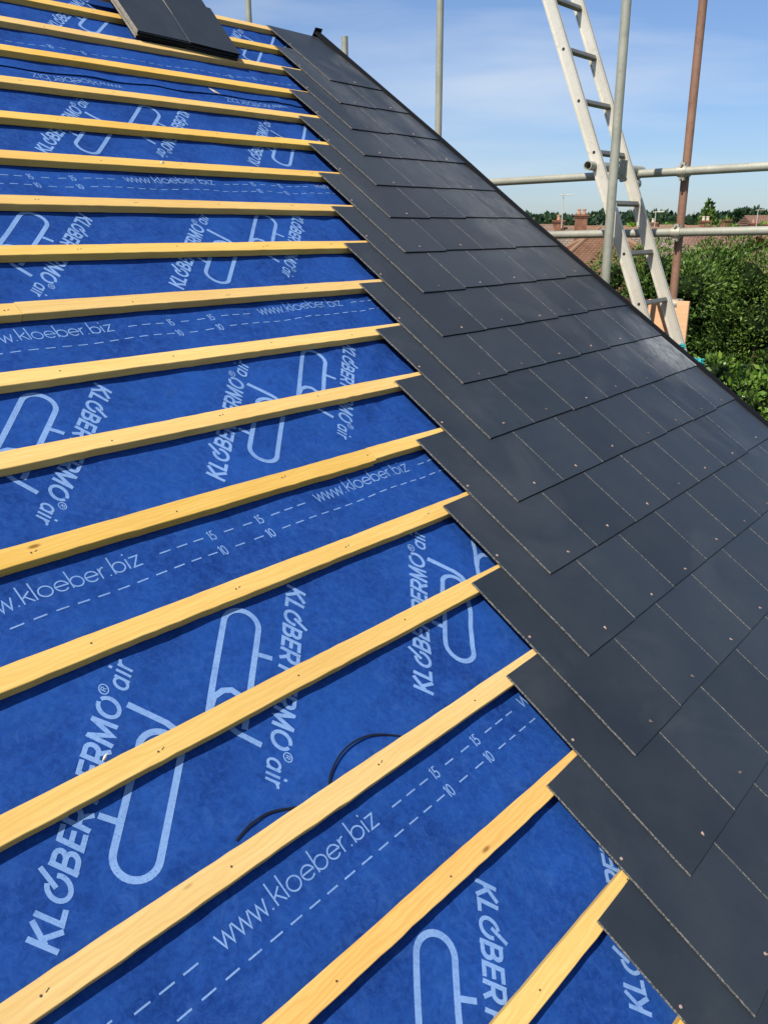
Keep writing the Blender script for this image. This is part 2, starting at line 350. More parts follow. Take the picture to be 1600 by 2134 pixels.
BOLD = {  # cap height 1, strokes on centre lines
 'K': (.74, [[(.1, 0), (.1, 1)], [(.14, .42), (.62, 1)], [(.27, .55), (.68, 0)]]),
 'L': (.58, [[(.1, 1), (.1, .1), (.54, .1)]]),
 'O': (.94, [arc(.45, .5, .35, .41, 80, 90+330, 22), ]),
 'Q': (.94, [arc(.45, .48, .35, .39, 92, 385, 22), [(.42, .56), (.78, 1.22)]]),
 'B': (.76, [[(.1, 0), (.1, 1)], [(.1, .9)]+arc(.36, .71, .2, .19, 90, -90, 8)+[(.1, .52)], [(.1, .52)]+arc(.40, .31, .22, .21, 90, -90, 8)+[(.1, .1)]]),
 'E': (.64, [[(.58, .9), (.1, .9), (.1, .1), (.58, .1)], [(.1, .5), (.54, .5)]]),
 'R': (.74, [[(.1, 0), (.1, 1)], [(.1, .9)]+arc(.40, .66, .2, .24, 90, -90, 8)+[(.1, .42)], [(.36, .42), (.64, 0)]]),
 'P': (.70, [[(.1, 0), (.1, 1)], [(.1, .9)]+arc(.40, .66, .2, .24, 90, -90, 8)+[(.1, .42)]]),
 'M': (.98, [[(.1, 0), (.14, 1)], [(.14, .95), (.46, .12), (.78, .95)], [(.78, 1), (.84, 0)]]),
}
def bold_text(ink, txt, org, ang, h, sx=1.0):
    ca, sa = math.cos(ang), math.sin(ang); x = 0
    def T(p):
        X = (x+p[0]+.22*p[1])*h*sx; Y = p[1]*h
        return (org[0]+ca*X-sa*Y, org[1]+sa*X+ca*Y)
    for ch in txt:
        if ch == ' ': x += .22; continue
        if ch == 'r_':
            continue
        w_, st = BOLD[ch]
        for s_ in st: ink.stroke([T(p) for p in s_], S*h*(.82 if ch in 'QO' else .9), maxseg=.02)
        x += w_
    # registered mark and the lighter word
    ink.stroke([T(p) for p in arc(.10, .86, .19, .19, 0, 360, 14)], .05*h, closed=False)
    ink.stroke([T(p) for p in [(.04, .76), (.04, .96), (.14, .96), (.16, .90), (.12, .86), (.04, .86)]], .04*h)
    ink.stroke([T(p) for p in [(.10, .86), (.17, .76)]], .04*h)
    x += .38
    lw = .12*h
    ink.stroke([T(p) for p in arc(.27, .30, .21, .27, 30, 330, 14)], lw); ink.stroke([T(p) for p in [(.47, .62), (.47, 0)]], lw); x += .66
    ink.stroke([T(p) for p in [(.07, 0), (.07, .62)]], lw); ink.stroke([T(p) for p in [(.07, .78), (.07, .92)]], lw); x += .25
    ink.stroke([T(p) for p in [(.07, 0), (.07, .62)]], lw); ink.stroke([T(p) for p in [(.07, .36)]+arc(.27, .34, .20, .22, 170, 75, 5)], lw)
def R2(a, b_):    # (a along the text, b to its right) -> plane offsets, lettering runs at 45 degrees
    k = math.sqrt(.5); return (k*(a+b_), k*(a-b_))
def logo(ink, cu, cv):
    st = .0135
    def P(lst, rot): return [tuple(np.array([cu, cv])+np.array(R2(*( (-a, -b_) if rot else (a, b_))))) for a, b_ in lst]
    # loop with the arm flowing over its closed head
    link = [(.0075, -.139), (-.002, -.095), (-.011, -.058), (-.022, -.036), (-.040, -.022), (-.062, -.018), (-.2765, -.018)]
    link += [(-.2765-.0405*math.sin(math.radians(t)), -.0585+.0405*math.cos(math.radians(t))) for t in range(12, 181, 12)]
    link += [(-.0715, -.099)]
    link += [(-.0715+.0385*math.sin(math.radians(t)), -.0615-.0385*math.cos(math.radians(t))) for t in range(12, 132, 12)]
    link += [(-.056, -.026)]
    ink.stroke(P(link, False), st); ink.stroke(P([(-.2205, -.139), (-.2235, -.104)], False), st*.85)
    l2 = [(-.0015, .139), (.004, .10), (.0, .075), (-.02, .045), (-.015, .024), (.02, .018)]
    l2 = [(-a, -b_) for a, b_ in l2]      # written in turned coordinates
    l2 = [(.004, -.139), (-.004, -.100), (-.02, -.072), (-.06, -.057), (-.092, -.056), (-.104, -.045), (-.098, -.030), (-.06, -.019), (-.04, -.018)]
    ring = [(.0, -.020), (-.2765, -.018)]
    ring += [(-.2765-.0405*math.sin(math.radians(t)), -.0585+.0405*math.cos(math.radians(t))) for t in range(12, 181, 12)]
    ring += [(-.02, -.099)]
    ink.stroke(P(ring, True), st)
    hook = [(-.048, -.022), (-.078, -.026), (-.098, -.042), (-.104, -.060), (-.094, -.080), (-.072, -.094)]
    ink.stroke(P(hook, True), st)
    ink.stroke(P([(.0045, -.139), (-.008, -.085), (-.02, -.06)], True), st*.9)
    ink.stroke(P([(-.2105, -.139), (-.2105, -.104)], True), st*.85)
THIN = {
 'w': (.62, [[(.02, .6), (.17, 0), (.31, .55), (.45, 0), (.60, .6)]]), '.': (.22, [[(.08, 0), (.08, .07)]]),
 'k': (.44, [[(.06, 0), (.06, 1)], [(.40, .6), (.08, .30)], [(.18, .38), (.42, 0)]]), 'l': (.18, [[(.07, 0), (.07, 1)]]),
 'o': (.60, [arc(.28, .3, .25, .29, 0, 360, 18)]), 'e': (.58, [[(.04, .31), (.52, .31)]+arc(.28, .3, .24, .28, 2, 320, 16)]),
 'b': (.60, [[(.06, 0), (.06, 1)], arc(.30, .3, .24, .28, 0, 360, 18)]), 'r': (.30, [[(.06, 0), (.06, .6)], [(.06, .38)]+arc(.24, .34, .17, .24, 160, 80, 5)]),
 'i': (.18, [[(.07, 0), (.07, .6)], [(.07, .8), (.07, .9)]]), 'z': (.46, [[(.04, .58), (.40, .58), (.05, .02), (.42, .02)]]),
 '1': (.34, [[(.06, .82), (.20, .97), (.20, 0)]]), '0': (.52, [arc(.25, .5, .2, .48, 0, 360, 18)]),
 '5': (.48, [[(.40, .97), (.14, .97), (.10, .56)]+arc(.21, .32, .20, .27, 115, -150, 12)]),
}
def thin_text(ink, txt, org, h, total=None, wd=.0034, flip=False):
    W0 = sum(THIN[c_][0] for c_ in txt); sx = 1 if total is None else total/(W0*h); x = 0; sg = -1 if flip else 1
    for ch in txt:
        w_, st = THIN[ch]
        for s_ in st: ink.stroke([(org[0]+sg*(x+p[0])*h*sx, org[1]+sg*p[1]*h) for p in s_], wd)
        x += w_
web, tape, marks = Ink(), Ink(), Ink()
PER = .972
def row(v0, s0, logos=True, rng_=(-4, 3), www=True, only10=False, flip=False, voff=0):
    for j in range(*rng_):
        s = s0+PER*j
        if s > 1.9 or s < -4.6: continue
        if www: thin_text(web, 'www.kloeber.biz', (s, v0-.010), .046, .412)
        if not only10:
            for d in (.459, .507, .555, .650, .712, .806, .853, .900): tape.stroke([(s+d, v0), (s+d+.030, v0)], .0034)
            for d in (.597, .752): thin_text(tape, '15', (s+d+.003, v0-.013), .027, wd=.0032)
        i = 0; d = .806
        while d < .806+.77: tape.stroke([(s+d, v0-.048), (s+d+.029, v0-.048)], .0034); d += .0487
        for d in (.650, .712): tape.stroke([(s+d, v0-.048), (s+d+.031, v0-.048)], .0034)
        for d in (.597, .752): thin_text(tape, '10', (s+d+.003, v0-.061), .027, wd=.0032)
        if logos:
            cu, cv = (s-.234)+.234-.0+(-1.785+1.992), v0+(-1.465+1.82)
            # text A, reading up to the right
            bold_text(marks, 'KLQBER PERMO', (s-.234+.018, v0+.138), math.pi/4, .0515, 1.045)
            bold_text(marks, 'KLQBER PERMO', (s+.652-.011-.012, v0+.565-.006), math.pi/4+math.pi, .0495, 1.04)
            logo(marks, s+.2070, v0+.3556)
row(-2.587, -1.136); row(-1.82, -1.02); row(-1.065, -1.09); row(-.31, -.692); row(.445, -.736)
row(1.445, -.13, www=False, only10=True)
for j in range(-4, 3): thin_text(web, 'www.kloeber.biz', (-.30+PER*j, 1.158), .046, .412, flip=True)
marks.build('printed_emblem', mem); tape.build('printed_lap_line', mem); web.build('printed_web_address', mem)

# ------------------------------------------------------------------ battens
JOINT = {1: -1.50, 4: -.81, -3: .27, -6: .63, 3: -1.89}
def batten(k, part=None):
    vL = -.25*k+.046                      # top edge at the left
    rr_ = {-8: .045, -7: .042, -6: .042, -5: .040, -4: .040, -3: .036, -2: .026, -1: .020, 0: .019}.get(k, .022)
    uEnd = -.148*k; uLf = max(-2.4, -1.41-.08*k) if k > -8 else -.4
    slope = (rr_-.046)/(uEnd-uLf)
    u0, u1 = -3.85, 1.59
    dv = 0.0
    if part == 0: u1 = JOINT[k]-.0012
    if part == 1: u0 = JOINT[k]+.0012; dv = .0022
    rn = random.Random(100+k+(50 if part else 0)); n = int((u1-u0)/.03); V = []; Fs = []; mi = []
    wd = .0475+rn.uniform(-.001, .001); th = .025
    ph = [rn.uniform(0, 6.28) for _ in range(6)]
    def wob(u, a): return .0007*math.sin(3.1*u+ph[a])+.0005*math.sin(11*u+ph[a+1])
    cv = vL-wd/2; origin = W(u0, cv, .0004 if part else 0)
    for i in range(n+1):
        u = u0+(u1-u0)*i/n; vt = vL+dv+slope*(u-uLf)+wob(u, 0)+rn.gauss(0, .0003); vb = vL+dv-wd+slope*(u-uLf)+wob(u, 2)+rn.gauss(0, .00045)
        c_ = .0012; tw = wob(u, 4)*.5
        for v_, n_ in ((vt, -th), (vt, -c_), (vt-c_, tw), (vb+c_, -tw), (vb, -c_-tw), (vb, -th)): V.append((u-u0, v_-cv, n_))
    for i in range(n):
        for j in range(5): Fs.append((i*6+j, i*6+j+1, (i+1)*6+j+1, (i+1)*6+j)[::-1])
        Fs.append((i*6+5, i*6, (i+1)*6, (i+1)*6+5)[::-1])
    Fs.append(tuple(range(6))); Fs.append(tuple(range(n*6, n*6+6))[::-1])
    me = mesh('batten', V, Fs, [m_wood2 if k in (8,) else m_wood])
    o = obj('batten', me, roof)
    o.matrix_local = Matrix(((EU[0], EV[0], EN[0], origin[0]), (EU[1], EV[1], EN[1], origin[1]), (EU[2], EV[2], EN[2], origin[2]), (0, 0, 0, 1)))
    # nail heads where it crosses each rafter
    for j in range(-3, 8):
        u = -1.53+.36*j+rn.uniform(-.02, .02)
        if u < -2.5 or u > uEnd+.2 or u < u0+.01 or u > u1-.01: continue
        vv = vL+slope*(u-uLf)-wd*rn.uniform(.35, .65)
        mb = MB(); x, y = u-u0, vv-cv; a = rn.uniform(0, 3)
        mb.tube((x, y, -.004), (x, y, .0006), .0022, 10)
        if rn.random() < .4: mb.box((x+.008, y-.001, -.003), (.007, .003, 0), (-.0006, .0016, 0), (0, 0, .0034))
        mb.build('nail', m_nail, o)
    return o
for k in range(-8, 13):
    if k in JOINT: batten(k, 0); batten(k, 1)
    else: batten(k)

# ------------------------------------------------------------------ slates
Pm = {-8: (1.237, 2.05), -7: (1.081, 1.785), -6: (.919, 1.524), -5: (.763, 1.271), -4: (.602, 1.006), -3: (.453, .754), -2: (.299, .505), -1: (.15, .25), 0: (-.005, -.002), 1: (-.149, -.249), 2: (-.3, -.5), 3: (-.447, -.75), 4: (-.597, -1.0), 5: (-.733, -1.247), 6: (-.878, -1.494), 7: (-1.027, -1.748), 8: (-1.177, -1.998), 9: (-1.328, -2.254)}
Qm = {-8: (1.21, 1.431), -7: (1.06, 1.177), -6: (.898, .91), -5: (.757, .662), -4: (.594, .406), -3: (.437, .152), -2: (.286, -.095), -1: (.138, -.348), 0: (-.015, -.598), 1: (-.16, -.841), 2: (-.297, -1.088), 3: (-.447, -1.336), 4: (-.595, -1.586), 5: (-.736, -1.839), 6: (-.882, -2.092), 7: (-1.032, -2.344), 8: (-1.175, -2.596)}
for k in range(9, 13): Qm[k] = (-.148*k+.001, -.25*k-.596)
for k in range(10, 13): Pm[k] = (-.148*k, -.25*k-.004)
VRG = [(-3.5, 1.600), (-1.35, 1.603), (-.85, 1.606), (-.1, 1.610), (.15, 1.610), (.41, 1.622), (.66, 1.640), (.92, 1.652), (1.44, 1.655), (2.2, 1.66)]
def verge(v): return float(np.interp(v, [a for a, _ in VRG], [b_ for _, b_ in VRG]))
WS, GAP, TH, SL = .296, .0028, .0046, .0225
_sm = {}
def slate_mesh(wd, ln, mtop, seed=0, edge=None):
    """slate lying in local x (along the row) and -y (down the slope), slightly nibbled edges"""
    rn = random.Random(seed*77+int(wd*1000)); V = []; Fs = []; mi = []
    top = []; n1, n2 = 8, 14
    for i in range(n1): top.append((wd*i/n1, 0))
    for i in range(n2): top.append((wd, -ln*i/n2))
    for i in range(n1): top.append((wd*(1-i/n1), -ln))
    for i in range(n2): top.append((0, -ln*(1-i/n2)))
    P = [(x+rn.uniform(-.0004, .0004), y+rn.uniform(-.0004, .0004)) for x, y in top]; n = len(P)
    cx, cy = wd/2, -ln/2; ch = .0009
    V += [(x, y, 0) for x, y in P]; V += [(x, y, TH-ch) for x, y in P]
    V += [(cx+(x-cx)*(1-2*ch/wd), cy+(y-cy)*(1-2*ch/ln), TH) for x, y in P]
    for i in range(n):
        j = (i+1) % n
        tail = n1+n2 <= i < 2*n1+n2
        e = 2 if tail else 1  # tail side takes the painted shade, the others the cut edge
        Fs.append((i, n+i, n+j, j)); mi.append(e)
        Fs.append((n+i, 2*n+i, 2*n+j, n+j)); mi.append(0 if not (i >= 2*n1+n2) else 1)
    Fs.append(tuple(range(2*n, 3*n))[::-1]); mi.append(0); Fs.append(tuple(range(n))); mi.append(0)
    return mesh('slate', V, Fs, [mtop, edge or m_edge, m_tail_shade], mi)
def get_mesh(wd, ln, mt, seed):
    key = (round(wd, 3), round(ln, 2), mt.name, seed)
    if key not in _sm: _sm[key] = slate_mesh(wd, ln, mt, seed)
    return _sm[key]
def pxy(P):
    d = np.asarray(P)-CAM; z = float(d @ F_)
    if z < .05: return None
    return 800+FPX*float(d @ R_)/z, 1067-FPX*float(d @ U_)/z
_rm = MB(); _rm.tube((0, 0, -.001), (0, 0, .0009), .0042, 14, 0, .0036); _rm.box((-.0011, -.0065, .0006), (.0022, 0, 0), (0, .010, 0), (0, 0, .0014))
RIV = mesh('rivet', _rm.v, _rm.f, [m_copper], _rm.m); RIV2 = mesh('rivet', _rm.v, _rm.f, [m_copper2], _rm.m)
_nm = MB(); _nm.tube((0, 0, -.002), (0, 0, .0012), .0045, 12, 0, .0035); NAIL = mesh('copper_nail', _nm.v, _nm.f, [m_copper], _nm.m)
visible, hidden = [], []
for k in range(-8, 13):
    (up, vp), (uq, vq) = Pm[k], Qm[k]; ln = vp-vq; rot = math.atan2(uq-up, ln)   # lean of the row
    vr = verge(vq)
    x = up; i = 0; rn = random.Random(k)
    while True:
        rest = vr-.004-(x+(uq-up))
        wd = WS if rest > 1.62*WS else rest
        if wd <= .05: break
        last = wd == rest
        visible_px = False
        for a in (0, .5, 1):
            for t in (.57, .8, 1.0) if i else (0, .25, .5, .8, 1.0):
                q = pxy(W(x+wd*a+(uq-up)*t, vp-ln*t, .01))
                if q and -5 < q[0] < 1605 and -5 < q[1] < 2139: visible_px = True
        rec = (k, i, x, vp+(rn.uniform(-.002, .002) if i else 0), wd-GAP, ln, rot+rn.uniform(-.0015, .0015), last)
        (visible if visible_px else hidden).append(rec)
        if last: break
        x += WS; i += 1
def place(rec):
    k, i, x, vp, wd, ln, rot, last = rec
    mt = m_slate
    if last and k in (2,): mt = m_smear
    o = obj('slate', get_mesh(wd, ln, mt, (k*3+i) % 5), roof)
    # local axes: x along row, y up slope, tilted because each tail rides on the course below
    ey = EV - SL*EN; ey = ey/np.linalg.norm(ey); ex = EU; ez = np.cross(ex, ey)
    c_, s_ = math.cos(rot), math.sin(rot)
    X = c_*ex+s_*ey*0; X = ex*c_ + ey*s_; Y = -ex*s_ + ey*c_
    if rot: X, Y = ex*c_ + ey*s_, ey*c_ - ex*s_
    # rows lean by shearing the left edge: tail shifts by ln*tan(rot)
    o_ = W(x, vp, .0012)
    o.matrix_local = Matrix(((X[0], Y[0], ez[0], o_[0]), (X[1], Y[1], ez[1], o_[1]), (X[2], Y[2], ez[2], o_[2]), (0, 0, 0, 1)))
    rn = random.Random(k*31+i); r = obj('rivet', RIV2 if rn.random() < .45 else RIV, o); r.location = (wd/2+rn.uniform(-.02, .02), -ln+.030+rn.uniform(-.008, .007), TH); r.rotation_euler = (rn.uniform(-.1, .1), rn.uniform(-.1, .1), rn.uniform(-1.4, 1.4))
    if i == 0:
        q = obj('copper_nail', NAIL, o); q.location = (.018, -.215+rn.uniform(-.006, .006), TH)
    return o
CHALK = [q[4] for q in visible if q[0] == 2 and q[7]][0]-.012
m_smear = slate_mat('smeared_slate', .95)
for rec in visible: place(rec)
print('visible slates', len(visible), 'others', len(hidden))
# slates outside the picture: one piece
mb = MB()
for k, i, x, vp, wd, ln, rot, last in hidden:
    ey = EV-SL*EN; mb.box(W(x, vp, .0012), EU*wd, -ey*ln, EN*TH)
if hidden: tag(mb.build('slate_field', m_slate, roof), kind='stuff')

# ------------------------------------------------------------------ verge trim
mb = MB(); vs = np.linspace(VB, 2.07, 90)
prof = [(-.008, .0165), (-.007, .023), (.000, .026), (.026, .0265), (.036, .024), (.040, .018), (.040, -.075), (.036, -.075), (.036, .012), (-.010, .0125)]
V = []; n = len(prof)
for v_ in vs:
    g = verge(v_)
    for a, b_ in prof: V.append(W(g+a, v_, b_))
Fs = []
for i in range(len(vs)-1):
    for j in range(n): Fs.append((i*n+j, (i+1)*n+j, (i+1)*n+(j+1) % n, i*n+(j+1) % n))
Fs.append(tuple(range(n))); Fs.append(tuple(range((len(vs)-1)*n, len(vs)*n))[::-1])
mb.add(V, Fs); o = mb.build('verge_trim', m_verge, roof)
mb = MB(); mb.box(W(verge(2.07)-.012, 2.068, -.06), EU*.060, EV*.010, EN*.104); o = mb.build('verge_end_cap', m_verge, roof); bevel(o, .003)

# ------------------------------------------------------------------ roof body, gable wall, far slope
m_brick, nt, b = mat('red_brick', rough=.85, spec=.2)
bt = N(nt, 'ShaderNodeTexBrick'); bt.inputs['Scale'].default_value = 4.4; bt.inputs['Color1'].default_value = (.33, .12, .07, 1); bt.inputs['Color2'].default_value = (.42, .17, .10, 1); bt.inputs['Mortar'].default_value = (.45, .42, .37, 1)
bt.inputs['Mortar Size'].default_value = .02; nt.links.new(coords(nt, 'Object', (1, 1, 1), (math.pi/2, 0, 0)), bt.inputs['Vector']); nt.links.new(bt.outputs['Color'], b.inputs['Base Color'])
GZ = -7.0
ridge = W(0, VT, -.12); eave = W(0, VB, -.12)
mb = MB(); ye, yr, ze, zr = eave[1], ridge[1], eave[2], ridge[2]; yb = 2*yr-ye
for x0, x1 in ((1.30, 1.56),):
    mb.add([(x0, ye+.3, GZ), (x0, yb-.3, GZ), (x0, yb-.3, ze+.18), (x0, yr, zr-.01), (x0, ye+.3, ze+.18), (x1, ye+.3, GZ), (x1, yb-.3, GZ), (x1, yb-.3, ze+.18), (x1, yr, zr-.01), (x1, ye+.3, ze+.18)],
           [(0, 1, 2, 3, 4)[::-1], (5, 6, 7, 8, 9), (0, 5, 9, 4)[::-1], (1, 2, 7, 6)[::-1], (2, 3, 8, 7)[::-1], (3, 4, 9, 8)[::-1]])
mb.build('gable_wall', m_brick, roof)
mb = MB()
mb.box((-5, ye+.3, GZ), (6.3, 0, 0), (0, .25, 0), (0, 0, ze+.15-GZ))
mb.box((-5, yb-.55, GZ), (6.3, 0, 0), (0, .25, 0), (0, 0, ze+.15-GZ)); mb.build('side_wall', m_brick, roof)
for j in range(-6, 9):
    u = -1.53+.36*j
    if u > 1.28: continue
    mb = MB(); mb.box(W(u-.02, VB, -.135), EU*.045, EV*(VT-VB-.05), EN*.10); mb.build('rafter', m_rafter, roof)
mb = MB(); e2 = np.array([0, -EV[1], EV[2]]); n2 = np.array([0, -EN[1], EN[2]])
mb.box(np.array([UL, yr+.16, ridge[2]+.005]), (UR-UL, 0, 0), -e2*(VT-VB), n2*.02); mb.build('rear_slope', m_mem, roof)

# ------------------------------------------------------------------ loose slates stacked near the ridge
def pile(cu, cv, ang, nn, name_, lens):
    tl = math.radians(9)
    for i in range(nn):
        rn = random.Random(i*13+int(cu*100))
        a = ang+rn.uniform(-.014, .014); c_, s_ = math.cos(a), math.sin(a); ln = lens(i)
        X = EU*c_+EV*s_; Y0 = -EU*s_+EV*c_; Y = Y0*math.cos(tl)+EN*math.sin(tl); Z = np.cross(X, Y)
        o_ = W(cu+rn.uniform(-.005, .005), cv+rn.uniform(-.004, .004), .001)+Z*(i*(TH+.0003))
        top = o_+Y*ln
        o = obj('loose_slate', slate_mesh(.296, ln, m_slate, i, m_edge2)); o.matrix_world = Matrix(((X[0], Y[0], Z[0], top[0]), (X[1], Y[1], Z[1], top[1]), (X[2], Y[2], Z[2], top[2]), (0, 0, 0, 1)))
        pos = 'lowest' if i == 0 else ('uppermost' if i == nn-1 else None)
        lb = f'{pos} slate of the {name_} pile lying across the top battens' if pos else f'dark slate in the middle of the {name_} pile across the top battens'
        tag(o, lb, 'slate', 'loose slates in two piles near the ridge')
pile(.018, 1.560, math.radians(-3.5), 8, 'left', lambda i: .60)
pile(.302, 1.541, math.radians(-6), 8, 'right', lambda i: .36 if i > 5 else .60)
mb = MB(); mb.box(W(-.03, 1.90, .001), EU*.62, EV*.045, EN*.055)
tag(mb.build('timber_offcut', m_rafter), 'short brown timber offcut propping the piled slates', 'timber offcut')

# ------------------------------------------------------------------ black strap, chips
def ribbon(name, pts, wd, th, m, label, cat):
    V = []; P = [np.array(p, float) for p in pts]; n = len(P)
    for i, p in enumerate(P):
        t = P[min(n-1, i+1)]-P[max(0, i-1)]; t[2] = 0; t /= np.linalg.norm(t)+1e-9; s_ = np.array([-t[1], t[0], 0])
        for a, h in ((-1, 0), (1, 0), (1, 1), (-1, 1)):
            q = p+s_*wd/2*a; V.append(W(q[0], q[1], q[2]+h*th))
    Fs = [(i*4+j, i*4+(j+1) % 4, (i+1)*4+(j+1) % 4, (i+1)*4+j) for i in range(n-1) for j in range(4)]+[(3, 2, 1, 0), tuple(4*(n-1)+j for j in range(4))]
    o = obj(name, mesh(name, V, Fs, [m], smooth=False)); tag(o, label, cat); return o
def cr_(P, n=8):
    out = []; P = [np.array(p, float) for p in P]; Q = [2*P[0]-P[1]]+P+[2*P[-1]-P[-2]]
    for i in range(1, len(Q)-2):
        for j in range(n):
            t = j/n; a, b_, c_, d = Q[i-1:i+3]
            out.append(.5*((2*b_)+(-a+c_)*t+(2*a-5*b_+4*c_-d)*t*t+(-a+3*b_-3*c_+d)*t**3))
    out.append(P[-1]); return out
sp = [(-1.858, -1.694), (-1.835, -1.688), (-1.811, -1.685), (-1.765, -1.688), (-1.698, -1.716), (-1.66, -1.735), (-1.632, -1.735), (-1.625, -1.713), (-1.603, -1.692), (-1.557, -1.672), (-1.507, -1.667), (-1.454, -1.677), (-1.40, -1.708), (-1.37, -1.74)]
lift = [.001, .003, .0045, .003, .0, .0, .0, .001, .004, .006, .006, .004, .0, .0]
ribbon('plastic_strap', cr_([(a, b_, min(float(hfull(a, b_))+.0012+l_, .02)) for (a, b_), l_ in zip(sp, lift)]), .0042, .0012, m_strap, 'loose curled black plastic strap poking out from under a batten', 'strap')
m_chip, _, _ = mat('wood_chip', (.65, .56, .38), .7)
def chip(u, v, n, ln, wd, a, label):
    mb = MB(); c_, s_ = math.cos(a), math.sin(a); X = EU*c_+EV*s_; Y = -EU*s_+EV*c_; o_ = W(u, v, n)
    mb.add([o_, o_+X*ln*.5+Y*wd*.5+EN*.003, o_+X*ln+EN*.008, o_+X*ln*.5-Y*wd*.5, o_+X*ln*.5+EN*(.002+wd*.4)], [(0, 1, 4), (1, 2, 4), (2, 3, 4), (3, 0, 4), (0, 3, 2, 1)])
    tag(mb.build('wood_chip', m_chip), label, 'wood chip')
chip(.245, 1.175, -.021, -.06, .014, -.5, 'pale wood sliver on the blue sheet below the slate piles')
chip(-.545, .515, -.001, .022, .012, .4, 'small pale wood chip at the edge of an upper batten')
chip(-1.995, -1.449, .0005, .016, .006, .5, 'tiny pale splinter on a lower left batten edge')

# ------------------------------------------------------------------ scaffold
TR = .0242
def at(x, y, X=None, depth=None):
    d = F_+R_*(x-800)/FPX-U_*(y-1067)/FPX
    t = (X-CAM[0])/d[0] if X is not None else depth
    return CAM+t*d
def pole(name, p, q, m, label, grp='scaffold poles beside the roof'):
    o_ = thing(name, label, 'scaffold pole', tuple(map(float, p)), grp)
    mb = MB(); p_, q_ = np.zeros(3), np.array(q)-np.array(p); mb.tube(p_, q_, TR, 24, hollow=.004)
    t = mb.build('tube', m, o_); smooth_by_angle(t); return o_
def vert(X, Y, z0, z1): return (X, Y, z0), (X, Y, z1)
p = at(1284, 300, X=1.85); pole('scaffold_pole', (1.845, p[1]-.01, GZ), (1.865, p[1]+.015, 3.2), m_galv, 'near grey upright scaffold pole crossing in front of the ladder')
p = at(1435, 300, X=2.62); pb = p; pole('scaffold_pole', (2.62, p[1]-.01, GZ), (2.63, p[1]+.01, 3.2), m_rust, 'rusty brown upright scaffold pole right of the ladder')
p = at(915, 150, X=2.62); pole('scaffold_pole', (2.62, p[1], GZ), (2.62, p[1], 3.4), m_galv, 'grey upright scaffold pole standing alone against the sky')
p = at(718, 75, X=2.62); pole('scaffold_pole', (2.62, p[1], GZ), (2.62, p[1], p[2]), m_galv, 'short topped grey scaffold pole just showing above the verge')
p = at(518, 30, X=2.55); pole('scaffold_pole', (2.55, p[1], GZ), (2.55, p[1], 3.6), m_galv, 'grey upright scaffold pole behind the ridge')
def ledger(x0, y0, x1, y1, X, label):
    a, b_ = at(x0, y0, X=X), at(x1, y1, X=X); d = (b_-a)/np.linalg.norm(b_-a)
    pole('scaffold_ledger', a-d*1.6, b_+d*1.2, m_galv, label); return a, b_
LX = 2.565
la = ledger(1035, 379, 1600, 346, LX, 'upper horizontal scaffold rail against the sky')
lb = ledger(1160, 489, 1600, 480, LX, 'lower horizontal scaffold rail in front of the rooftops')
# short transom with an open end beside the ladder
ta = at(1224, 344, X=1.93); tb = ta+np.array([.72, .0, .0])
pole('scaffold_transom', tuple(ta), tuple(tb), m_galv, 'short horizontal tube with open end behind the ladder')
def coupler(c, ax1, ax2, label, s=1.0):
    o_ = thing('scaffold_coupler', label, 'coupler', tuple(map(float, c)), 'couplers clamping the scaffold')
    mb = MB(); a1, a2 = np.array(ax1, float), np.array(ax2, float); n_ = np.cross(a1, a2); n_ /= np.linalg.norm(n_)
    mb.tube(-a1*.026*s+n_*.0, a1*.026*s, TR+.006, 20, hollow=.0055)
    mb.tube(-a2*.026*s+n_*.055, a2*.026*s+n_*.055, TR+.006, 20, hollow=.0055)
    b1 = mb.build('clamp_band', m_clamp, o_); smooth_by_angle(b1)
    mb = MB(); mb.box(a2*.027-n_*.01-a1*.014, a1*.028, a2*.022, n_*.03); mb.tube(a2*.036-n_*.035, a2*.036+n_*.05, .0065, 10); mb.tube(a2*.036+n_*.04, a2*.036+n_*.055, .011, 6)
    mb.build('bolt', m_clamp, o_); mb = MB()
    mb.box(-a2*.050-n_*.01-a1*.014, a1*.028, a2*.022, n_*.03); mb.tube(-a2*.04-n_*.03, -a2*.04+n_*.03, .006, 10)
    mb.build('bolt', m_clamp, o_)
def on(a, b_, Y):
    t = (Y-a[1])/(b_[1]-a[1]); return a+(b_-a)*t
cy = pb[1]
coupler(on(*la, cy), (0, 1, 0), (0, 0, 1), 'rusty coupler joining the upper rail to the brown pole')
coupler(on(*lb, cy), (0, 1, 0), (0, 0, 1), 'coupler joining the lower rail to the brown pole')
yt = ta[1]
cp = on(*la, yt); coupler(cp+np.array([0, 0, 0]), (0, 1, 0), (1, 0, 0), 'coupler under the short tube behind the ladder')
bc = at(1412, 632, X=2.60); coupler(bc, (0, 0, 1), (0, 1, 0), 'coupler at the foot of the brown pole over the plywood')
# sleeve coupler on the near pole
pc = at(1299, 352, X=2.02)
o_ = thing('sleeve_coupler', 'grey sleeve coupler on the rail right of the near pole', 'coupler', tuple(pc), 'couplers clamping the scaffold')
mb = MB(); mb.tube((0, 0, -.045), (0, 0, .045), .019, 18); mb.tube((-.02, .0, -.055), (.03, 0, -.05), .012, 10); mb.box((-.03, -.01, -.03), (.02, 0, 0), (0, .02, 0), (0, 0, .06)); q = mb.build('sleeve', m_galv, o_); smooth_by_angle(q)
# plywood boards hanging on the outer frame
bo = thing('plywood_board', 'peach coloured plywood board behind the foot of the ladder', 'board', tuple(at(1436, 628, X=2.52)))
mb = MB(); a = at(1436, 628, X=2.52); b_ = at(1300, 628, X=2.52); z0 = a[2]
mb.box(np.zeros(3), (0, 1.05, 0), (.018, 0, 0), (0, 0, -.9)); q = mb.build('sheet', m_ply, bo); bevel(q, .002)
